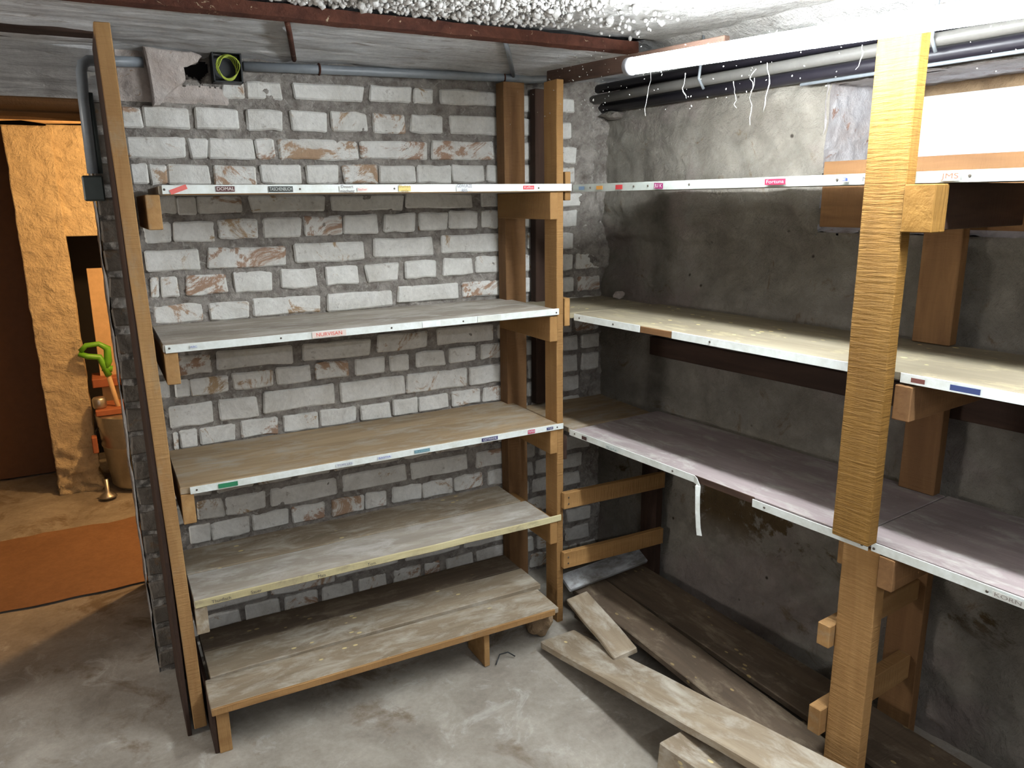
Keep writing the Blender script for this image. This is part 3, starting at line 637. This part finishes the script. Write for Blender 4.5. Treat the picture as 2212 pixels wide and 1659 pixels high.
# ================= RIGHT SHELVING =================
rs=thing('shelving_unit','pine shelving unit with three long shelves along the plastered wall under the window','shelving',RK(.9,.2,0))
def rb(name,s0,s1,w0,w1,z0,z1,mt,parent=None,wob=.001,bev=.002):   # long axis along s
    return slab(name,s0,s1,w0,w1,z0,z1,mt,parent,wob,bev,RK)
def rw(name,w0,w1,s0,s1,z0,z1,mt,parent=None,wob=.001):            # long axis along w (depth)
    return board(name,RK((s0+s1)/2,w0,(z0+z1)/2),RK((s0+s1)/2,w1,(z0+z1)/2),abs(s1-s0),abs(z1-z0),(0,0,1),mt,parent,wob)
def rv(name,s0,s1,w0,w1,z0,z1,mt,parent=None,wob=.0015):           # vertical, broad face along s
    return board(name,RK((s0+s1)/2,(w0+w1)/2,z0),RK((s0+s1)/2,(w0+w1)/2,z1),abs(s1-s0),abs(w1-w0),-DIRW,mt,parent,wob)
Zr=[1.598,1.170,.755]
rm=[M['shelf_grey'],M['shelf_cream'],M['shelf_pink']]
rb('shelf_board',.012,2.3,.0,.40,Zr[0]-.02,Zr[0],rm[0],rs)
rb('shelf_board',.012,2.3,.0,.405,Zr[1]-.02,Zr[1],rm[1],rs)
rb('shelf_board',.012,1.098,.0,.42,Zr[2]-.02,Zr[2],rm[2],rs)
rb('shelf_board',1.102,2.3,.0,.425,Zr[2]-.019,Zr[2]+.001,rm[2],rs)
# short dusty boards filling the corner behind the middle post
cs=thing('corner_board','dusty board in the corner behind the middle post, second shelf level','board',(.2,.2,1.15),'boards filling the shelf corner')
for z,mt,l in((Zr[1],M['shelf_cream'],None),(Zr[2],M['shelf_tan'],'tan board in the corner behind the middle post, third shelf level')):
    par=cs if l is None else thing('corner_board',l,'board',(.2,.2,.74),'boards filling the shelf corner')
    board('panel',(.06,.198,z-.013),(.44,.198,z-.013),.345,.02,(0,0,1),mt,par)
# edging strips
def rstrip(s0,s1,z,h=.023,mt=None,w=-.004): return rb('edge_strip',s0,s1,w-.0015,w+.0015,z-h/2,z+h/2,mt or M['strip'],rs,.0008,.0005)
r1=rstrip(.012,1.085,1.5865,.024,M['strip_near_tube']); rstrip(1.15,2.3,1.5865,.024,M['strip_near_tube'])
r2=rstrip(.02,.34,1.160,.022); rstrip(.475,1.078,1.160,.022); rstrip(1.165,2.3,1.158,.022)
plab(rb('edge_gap',.342,.472,-.004,.0005,1.149,1.169,M['pine_dark'],rs),'bare wood where the edging is missing')
r3=rstrip(.0,.585,.7445,.022); rstrip(.80,1.135,.741,.022,None,-.010); rstrip(1.14,2.3,.742,.022)
plab(rb('bare_edge',.587,.80,-.003,.0,.735,.755,M['dark_beam'],rs),'bare dark edge')
def loose():
    pts=[(.585,-.005,.744),(.60,-.010,.742),(.609,-.014,.73),(.611,-.016,.70),(.612,-.014,.65),(.614,-.010,.60),(.616,-.006,.575)]
    bm=bmesh.new(); R_=[]
    for i,(s,w,z) in enumerate(pts):
        P=RK(s,w,z)-Vector(rs.location)
        d=Vector((0,0,1)) if i<2 else DIRW*.5+DIRS*.9
        hw=[.011,.010,.007,.006,.006,.006,.007][i]
        R_.append([bm.verts.new(P+d*hw),bm.verts.new(P-d*hw),bm.verts.new(P-d*hw+DIRW*.002),bm.verts.new(P+d*hw+DIRW*.002)])
    for A,B in zip(R_,R_[1:]):
        for k in range(4): bm.faces.new((A[k],A[(k+1)%4],B[(k+1)%4],B[k]))
    bm.faces.new(R_[0]);bm.faces.new(R_[-1][::-1]); bmesh.ops.recalc_face_normals(bm,faces=bm.faces[:])
    me=bpy.data.meshes.new('hanging_strip'); bm.to_mesh(me); bm.free(); return link('hanging_strip',me,M['strip'],rs)
plab(loose(),'torn end of the white edging hanging straight down')
for s,z in((.10,1.587),(.30,1.587),(.36,1.587),(.52,1.587),(.97,1.587),(1.26,1.587)): screw(rs,RK(s,-.0065,z),-DIRW,.0035)
for s,z in((.05,1.16),(.22,1.16),(.62,1.16),(1.065,1.16),(.03,.745),(.22,.744),(.50,.744),(.84,.741),(1.12,.741),(1.15,.742),(1.40,.742)): screw(rs,RK(s,-.0065 if z>1 or s<.8 else -.0125,z),-DIRW,.0035)
# posts of the right unit
plab(rv('post',1.062,1.155,-.047,-.010,.757,1.905,M['pine_post'],rs),'upper front post, bright rough-sawn pine')
plab(rv('post',1.066,1.160,.001,.040,.0,.733,M['pine'],rs),'lower front post below the third shelf')
rv('post',.985,1.085,.405,.440,.0,.732,M['pine_dark'],rs); rv('post',.985,1.083,.385,.42,.757,1.147,M['pine_dark'],rs); rv('post',.985,1.083,.37,.405,1.172,1.575,M['pine_dark'],rs)
# post end-frame by the middle post
rv('post',-.04,.045,.395,.43,.0,.733,M['dark_beam'],rs)
plab(rv('post',-.375,-.34,.10,.205,.757,1.945,M['dark_beam'],rs),'dark upright against the brick wall')  # shade on this upright is put into the dark wood colour
# cross bars
rw('cross_bar',.0,.405,1.157,1.20,1.478,1.575,M['dark_beam'],rs); plab(rw('block',-.055,-.002,1.157,1.222,1.475,1.572,M['pine_post'],rs),'end-grain block with two nails')
rw('cross_bar',-.012,.40,1.158,1.198,1.062,1.142,M['pine_dark'],rs)
rw('cross_bar',-.008,.41,1.162,1.20,.648,.728,M['pine_dark'],rs)
for z0,z1,a in((.435,.497,-.02),(.182,.258,-.026)):
    rw('cross_bar',a,.41,1.030,1.065,z0,z1,M['pine_mid'],rs)
rw('cross_bar',.03,.41,1.035,1.064,.648,.73,M['pine_mid'],rs)
for z0,z1 in((.463,.525),(.228,.292)):
    a=board('cross_bar',(.012,-.012,(z0+z1)/2),(.475,-.012,(z0+z1)/2-.006),.022,z1-z0,(0,0,1),M['pine'],rs)
    for k in(.012,-.012): screw(rs,(.03,-.0245,(z0+z1)/2+k),(0,-1,0),.0035)
for z0,z1,l in((1.548,1.640,'small light block'),(1.125,1.222,'small pale block')):
    plab(board('block',(.041,.008,(z0+z1)/2),(.041,.05,(z0+z1)/2),.022,z1-z0,(0,0,1),M['pine'],rs),l)
board('cross_bar',(.036,.01,.685),(.036,.375,.685),.016,.09,(0,0,1),M['dark_beam'],rs)
# labels on the right strips
F=True
lab(r1,'label',.048,.075,1.586,.011,(.12,.20,.32),None,fr=F)
lab(r1,'label',.135,.165,1.586,.011,(.48,.22,.04),None,fr=F)
lab(r1,'label',.225,.255,1.586,.013,(.42,.03,.035),None,fr=F)
lab(r1,'label',.390,.425,1.586,.016,(.18,.012,.08),'JU K',(.5,.45,.45),fr=F,tilt=.05)
lab(r1,'label',.775,.835,1.587,.014,(.42,.012,.045),'Fortuna',(.62,.34,.38),fr=F)
lab(r1,'label',.985,1.002,1.587,.011,(.42,.45,.44),'3',(.03,.06,.35),fr=F)
lab(r1,'label',1.035,1.052,1.586,.016,(.32,.345,.32),'N',(.12,.11,.10),fr=F)
lab(r1,'label',1.053,1.075,1.586,.016,(.32,.345,.32),'S',(.40,.06,.04),fr=F)
lab(r1,'label',1.205,1.245,1.587,.018,(.42,.42,.34),'JMS',(.42,.08,.05),fr=F)
lab(r2,'label',1.192,1.222,1.158,.010,(.16,.05,.04),None,fr=F)
lab(r2,'label',1.275,1.335,1.158,.012,(.03,.05,.16),None,fr=F)
lab(r3,'label',.075,.10,.7445,.012,(.06,.03,.03),None,fr=F)
lab(r3,'label',.20,.26,.744,.012,(.62,.66,.64),'Salz',(.2,.3,.28),fr=F)
lab(r3,'label',1.41,1.47,.742,.014,(.62,.62,.58),'KORN',(.25,.22,.2),fr=F)
# wall plank behind the shelf, below the window, and wall batten
tag(slab('wall_plank',.985,2.5,-.032,-.006,1.462,1.650,M['pine_dark'],None,.002),'broad plank fixed across the window niche, lit golden above the top shelf','plank')
tag(slab('wall_batten',.30,2.4,-.036,-.004,.965,1.035,M['dark_beam'],None,.002),'dark batten along the plastered wall under the second right shelf','batten')
# top beam on the posts
tag(board('top_beam',RK(-.13,.004,1.945),RK(.62,.004,1.930),.022,.046,(0,0,1),M['dark_beam'],None),'dark red-brown short top beam on the middle post, ending behind the light tube','beam')
# ================= LIGHT =================
lt=thing('fluorescent_light','glowing white fluorescent tube light under the ceiling','ceiling light',RK(1.1,-.17,1.88))
T0=RK(.458,-.166,1.889); T1=RK(1.97,-.171,1.833)
dT=(T1-T0).normalized()
tube('glass_tube',[T0,T0+dT*.004,T0+dT*.012,T1-dT*.012,T1],[.012,.018,.0212,.0212,.012],M['tube'],lt,20)
plab(tube('end_cap',[T0-dT*.022,T0-dT*.002],.0225,M['housing'],lt,18),'grey end cap')
tube('end_cap',[T1+dT*.002,T1+dT*.022],.0205,M['housing'],lt,18)
for q in(T0-dT*.012,T1+dT*.012):
    tube('socket_bracket',[q,q+Vector((.09,.01,.018)),q+Vector((.155,.018,.05))],.006,M['housing'],lt,8)
# ================= PIPES AND CONDUITS =================
def pipe(name,pts,r,mt,l,cat='pipe',n=12): return tag(tube(name,pts,r,mt,None,n),l,cat)
pipe('conduit',[(-.897,.378,1.958),(-.66,.378,1.964),(-.3,.378,1.972),(.02,.376,1.978),(.11,.372,1.978),(.20,.35,1.985),(.26,.30,1.99)],.0145,M['pvc'],'grey plastic conduit running along the top of the brick wall','conduit')
for x,z in((-.665,1.964),(.0,1.9775)): tag(tube('pipe_clip',[(x+.017*0,.378+.017*math.cos(a),z+.0165*math.sin(a)) for a in [k*.5236 for k in range(12)]],.003,M['rust'],None,6,True),'small rusty clip round the grey conduit, %s'%('left one, between the two steel rods' if x<-.3 else 'right one, at the rear post'),'pipe clip')
pipe('conduit',[(-1.175,.385,1.952),(-1.27,.382,1.948),(-1.315,.378,1.946),(-1.33,.372,1.935),(-1.336,.371,1.915),(-1.34,.371,1.84),(-1.342,.372,1.64)],.0145,M['pvc'],'grey plastic conduit bending down beside the doorway','conduit')
pipe('conduit',[(-1.322,.376,1.86),(-1.322,.376,1.64)],.007,M['darkgrey'],'thin dark cable beside the conduit at the doorway','cable')
jb=thing('switch_box','dark grey square junction box on the wall edge beside the doorway','junction box',(-1.343,.38,1.60))
box('body',-1.372,-1.318,.352,.40,1.563,1.634,M['darkgrey'],jb,.004); box('lid',-1.370,-1.320,.346,.353,1.566,1.631,M['darkgrey'],jb,.003)
eb=thing('cable_box','black open cable box with a coil of yellow-green wire in the brick wall','junction box',(-.95,.39,1.95))
box('back',-.99,-.905,.396,.402,1.905,1.992,M['blackbox'],eb,.001)
for a in((-.99,-.985,1.905,1.992),(-.91,-.905,1.905,1.992)): box('side',a[0],a[1],.352,.40,a[2],a[3],M['blackbox'],eb,.001)
for a in((1.905,1.910),(1.987,1.992)): box('side',-.99,-.905,.352,.40,a[0],a[1],M['blackbox'],eb,.001)
for k in range(5):
    r=.030+.0016*k; ph=k*.9
    tube('wire_coil',[(-.945+(r-.004*math.sin(3*a+ph))*math.cos(a)*.86,.372+.008*math.sin(a*2+ph)-.003*k,1.949+(r)*math.sin(a)) for a in [6.2832*j/26 for j in range(26)]],.0016,M['wire'],eb,6,True)
for x0,x1,n in((-.842,-.74,'left'),(-.185,.045,'right')):
    tag(tube('steel_rod',[(x0,.012,2.018),(x0+(x1-x0)*.25,.1,2.008),(x1-(x1-x0)*.05,.362,1.985)],.0075,M['pvc'] if n=='right' else M['rust'],None,8),'%s steel rod between the rusty beam and the grey conduit'%n,'rod')
pipe('pipe',[PW(-.15,-.075,1.922),PW(.6,-.075,1.926),PW(1.6,-.075,1.93),PW(2.6,-.075,1.935)],.017,M['pipe'],'grey-beige pipe high along the plastered wall above the window')
pipe('pipe',[PW(-.15,-.03,1.895),PW(2.6,-.03,1.905)],.020,M['pipe_dark'],'dark pipe tight against the wall just under the beige pipe')
pipe('pipe',[PW(-.1,-.06,1.962),PW(2.6,-.06,1.968)],.016,M['pipe_dark'],'dark pipe close under the ceiling, above the beige pipe')
pipe('conduit',[PW(.9,-.05,1.872),PW(2.6,-.05,1.882)],.005,M['pvc'],'thin pale cable below the pipes above the window','cable',8)
for s,w in((.55,'left'),(1.3,'right')):
    tag(tube('pipe_bracket',[PW(s,-.075,1.90),PW(s,-.10,1.93),PW(s,-.09,2.0),PW(s,-.085,2.07)],.005,M['pvc'],None,6),'small %s bracket holding the pipes to the ceiling'%w,'bracket')
tag(rock('plaster_chip',PW(.06,-.02,1.862),.12,.09,.035,M['plaster'],None,2,.5),'loose plaster flake on top of the wall in the far corner','plaster')
# ================= COBWEBS =================
def web(P,l,seed,br=0):
    random.seed(seed); pts=[Vector(P)]
    for i in range(7): pts.append(pts[-1]+Vector((random.uniform(-.006,.006),random.uniform(-.006,.006),-l/7)))
    return pts
webs=[(RK(.58,-.1,1.86),.06,'short strand under the left end of the tube'),(RK(.30,.05,1.93),.14,'long strand hanging in front of the top beam'),(RK(.83,-.1,1.85),.11,'strand under the middle of the tube'),(RK(.80,-.10,1.84),.05,'tiny strand left of the middle of the tube'),(RK(.62,.12,1.86),.12,'strand hanging before the plastered wall'),(RK(.55,.12,1.86),.07,'forked strand hanging before the plastered wall'),(RK(1.0,.0,1.87),.05,'strand beside the top of the bright front post')]
for i,(P,l,t) in enumerate(webs):
    pts=web(P,l,i+5); r=[.0004+.0009*random.random() for _ in pts]
    tag(tube('cobweb',pts,r,M['web'],None,5),'dusty cobweb, '+t,'cobweb','cobwebs hanging near the tube')
random.seed(77)
vs_=[];fs_=[]
for k in range(230):
    c=random.random()
    if c<.55: P=RK(random.gauss(.12,.12),random.gauss(-.06,.05),random.uniform(1.80,1.99))
    else: P=RK(random.uniform(.3,1.4),random.gauss(-.04,.07),random.uniform(1.78,1.93))
    wv=(P-Vector((XR,0,0))).dot(DIRW)
    if abs(wv+.168)<.03 or (abs(wv)<.02 and 1.91<P.z): continue
    r=random.uniform(.0006,.0016); e=Euler((random.random()*6,)*3).to_matrix(); b0=len(vs_)
    for v in iv: vs_.append(e@Vector((v.x*r*1.8,v.y*r,v.z*r))+P)
    fs_+=[[b0+i for i in f] for f in fi]
me=bpy.data.meshes.new('cobweb_dust'); me.from_pydata(vs_,[],fs_)
o=link('cobweb_dust',me,M['web']); tag(o,'specks of dust caught in cobwebs around the end of the light tube','cobweb'); o['kind']='stuff'
# ================= ON THE SHELVES AND FLOOR =================
tag(rock('plaster_chip',(.425,.235,1.183),.05,.032,.028,M['plaster_pink'],None,2,.6),'pale plaster crumb lying on the second right shelf near the corner','plaster')
# loose planks on the floor
def plank(p0,p1,w,t,mt,l,wob=.003,up=(0,0,1)): return tag(board('plank',p0,p1,w,t,up,mt,None,wob,.003),l,'plank')
plank((-.082,-.13,.030),(-.045,-1.32,.262),.145,.026,M['plank'],'long dirty plank lying slanted from the middle post towards the front')
plank((.048,-.055,.118),(-.004,-.43,.110),.085,.022,M['plank'],'short broken plank beside the foot of the middle post',.006,(-.22,0,1))
plank((.158,.03,.098),(.150,-1.5,.098),.150,.024,M['plank_dark'],'long mottled dark plank under the right shelves, next to the slanted one')
plank((.345,.10,.090),(.385,-1.5,.090),.200,.022,M['plank_dark'],'broad dark plank nearest the plastered wall under the right shelves')
plank((.045,.022,.142),(.50,.075,.142),.075,.018,M['plank_white'],'plank with flaking white paint lying crosswise in the corner',.002,(0,-.55,1))
for y,l in((-.03,'sleeper under the loose planks at the middle post'),(-.95,'sleeper under the loose planks near the front post')):
    tag(board('sleeper',(.075,y,.038),(.435,y+.03,.038),.06,.074,(0,0,1),M['plank_dark'],None),l,'timber')
tag(board('wood_block',(-.165,-.84,.076),(-.115,-1.12,.076),.115,.150,(.1,0,1),M['plank'],None,.006,.004),'chunky timber offcut under the long slanted plank in the foreground','timber block')
tag(tube('wire_scrap',[(-.33,-.13,.008),(-.30,-.10,.02),(-.27,-.105,.022),(-.25,-.12,.008)],.0022,M['blackbox'],None,6),'bent black wire scrap on the floor beside the slanted plank','wire')
# ================= SECOND ROOM =================
def fpil(name,x0,x1,y,z0,z1,mt,d=.2,amp=.012,nu=30,nv=140):
    bm=bmesh.new(); pr=[(x0,y),(x1,y),(x1,y+d),(x0,y+d)]
    K=[]
    per=[]
    for k in range(4):
        a=pr[k];b=pr[(k+1)%4]
        for i in range(nu if k%2==0 else 12):
            t=i/(nu if k%2==0 else 12); per.append((a[0]+(b[0]-a[0])*t,a[1]+(b[1]-a[1])*t))
    for j in range(nv+1):
        z=z0+(z1-z0)*j/nv; low=1-sm(0,.45,z)
        K.append([bm.verts.new((px+(amp+.02*low)*fbm(px*10,py*8,z*(10+6*low),4),py+(amp+.035*low)*fbm(px*11+5,py*8,z*(16+3*low),4)-.012*low,z)) for px,py in per])
    n=len(per)
    for A,B in zip(K,K[1:]):
        for k in range(n): bm.faces.new((A[k],A[(k+1)%n],B[(k+1)%n],B[k]))
    bm.faces.new(K[0]);bm.faces.new(K[-1]); bmesh.ops.recalc_face_normals(bm,faces=bm.faces[:])
    me=bpy.data.meshes.new(name); bm.to_mesh(me); bm.free()
    for p_ in me.polygons: p_.use_smooth=True
    return link(name,me,mt)
tag(fpil('pillar',-1.69,-1.482,2.48,0,1.945,M['warm_plaster'],.25,.006),'rough plastered pillar lit orange in the room beyond the doorway','pillar')
struct(fpil('wall_second_room_panel',-1.50,-1.0,2.515,1.395,1.955,M['warm_plaster'],.2,.008,60,80))
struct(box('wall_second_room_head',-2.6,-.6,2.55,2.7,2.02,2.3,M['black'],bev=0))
tag(tube('wooden_pole',[(-2.2,2.44,1.955),(-1.75,2.45,1.975),(-1.6,2.45,1.982),(-1.5,2.45,1.972),(-1.1,2.45,1.985)],[.022,.020,.017,.02,.019],M['tan'],None,10),'knotty wooden pole lying across the top of the pillar','pole')
door=thing('door_1','brown','door',(-2.0,2.9,0)); del door['label']; del door['category']; door['kind']='structure'
box('door_panel',-2.4,-1.70,2.9,2.94,0.01,1.96,M['brown'],door)
tag(board('leaning_board',(-1.375,2.69,0.012),(-1.365,2.71,1.21),.09,.02,(0,-1,0),M['tan'],None),'pale board leaning upright behind the green tool','board')
gt=thing('garden_trimmer','bright green garden trimmer leaning behind the pillar','garden tool',(-1.40,2.42,.6))
tube('handle',[(-1.49,2.42,.795),(-1.46,2.42,.825),(-1.40,2.42,.828),(-1.362,2.42,.80),(-1.366,2.42,.73),(-1.385,2.42,.685)],[.014,.014,.014,.02,.021,.018],M['green'],gt,10)
tube('grip',[(-1.50,2.42,.785),(-1.46,2.42,.765),(-1.405,2.42,.755),(-1.385,2.42,.70),(-1.372,2.42,.65)],[.014,.016,.018,.02,.018],M['green'],gt,10)
plab(tube('shaft',[(-1.375,2.42,.66),(-1.352,2.42,.50),(-1.335,2.42,.40)],[.013,.013,.012],M['tan'],gt,10),'pale shaft')
plab(tube('guard',[(-1.40,2.42,.695),(-1.35,2.42,.685)],.017,M['green'],gt,10),'green collar')
tb=thing('metal_tub','shiny galvanised metal tub standing beside the pillar foot','tub',(-1.265,2.45,0))
lathe('body',[(.155,.0),(.172,.02),(.195,.24),(.200,.245),(.200,.255),(.197,.26),(.212,.42),(.205,.425)],M['metal'],(-1.255,2.45,0.014),tb,32)
tube('handle',[(-1.455,2.42,.37),(-1.475,2.40,.35),(-1.475,2.40,.31),(-1.455,2.42,.29)],.005,M['blackbox'],tb,6)
tag(box('crate',-1.46,-1.10,2.36,2.58,.442,.475,M['terracotta'],None,.004),'flat terracotta-red tray resting on the metal tub','tray')
tag(lathe('jar',[(.03,0),(.035,.01),(.035,.05),(.028,.06)],M['metal'],(-1.435,2.42,.476),None,16),'small shiny tin standing on the red tray','tin')
tag(box('dark_box',-1.46,-1.20,2.60,2.8,.55,.60,M['terracotta'],None,.004),'rust-red slat of the shelf behind the garden trimmer','shelf slat')
tag(box('brick_block',-1.497,-1.470,2.34,2.40,.245,.335,M['terracotta'],None,.004),'small red-brown block at the side of the metal tub','block')
tag(lathe('pot_foot',[(.045,0),(.04,.01),(.012,.03),(.012,.10)],M['metal'],(-1.455,2.28,.012),None,14),'small metal stand on the floor between pillar and tub','stand')
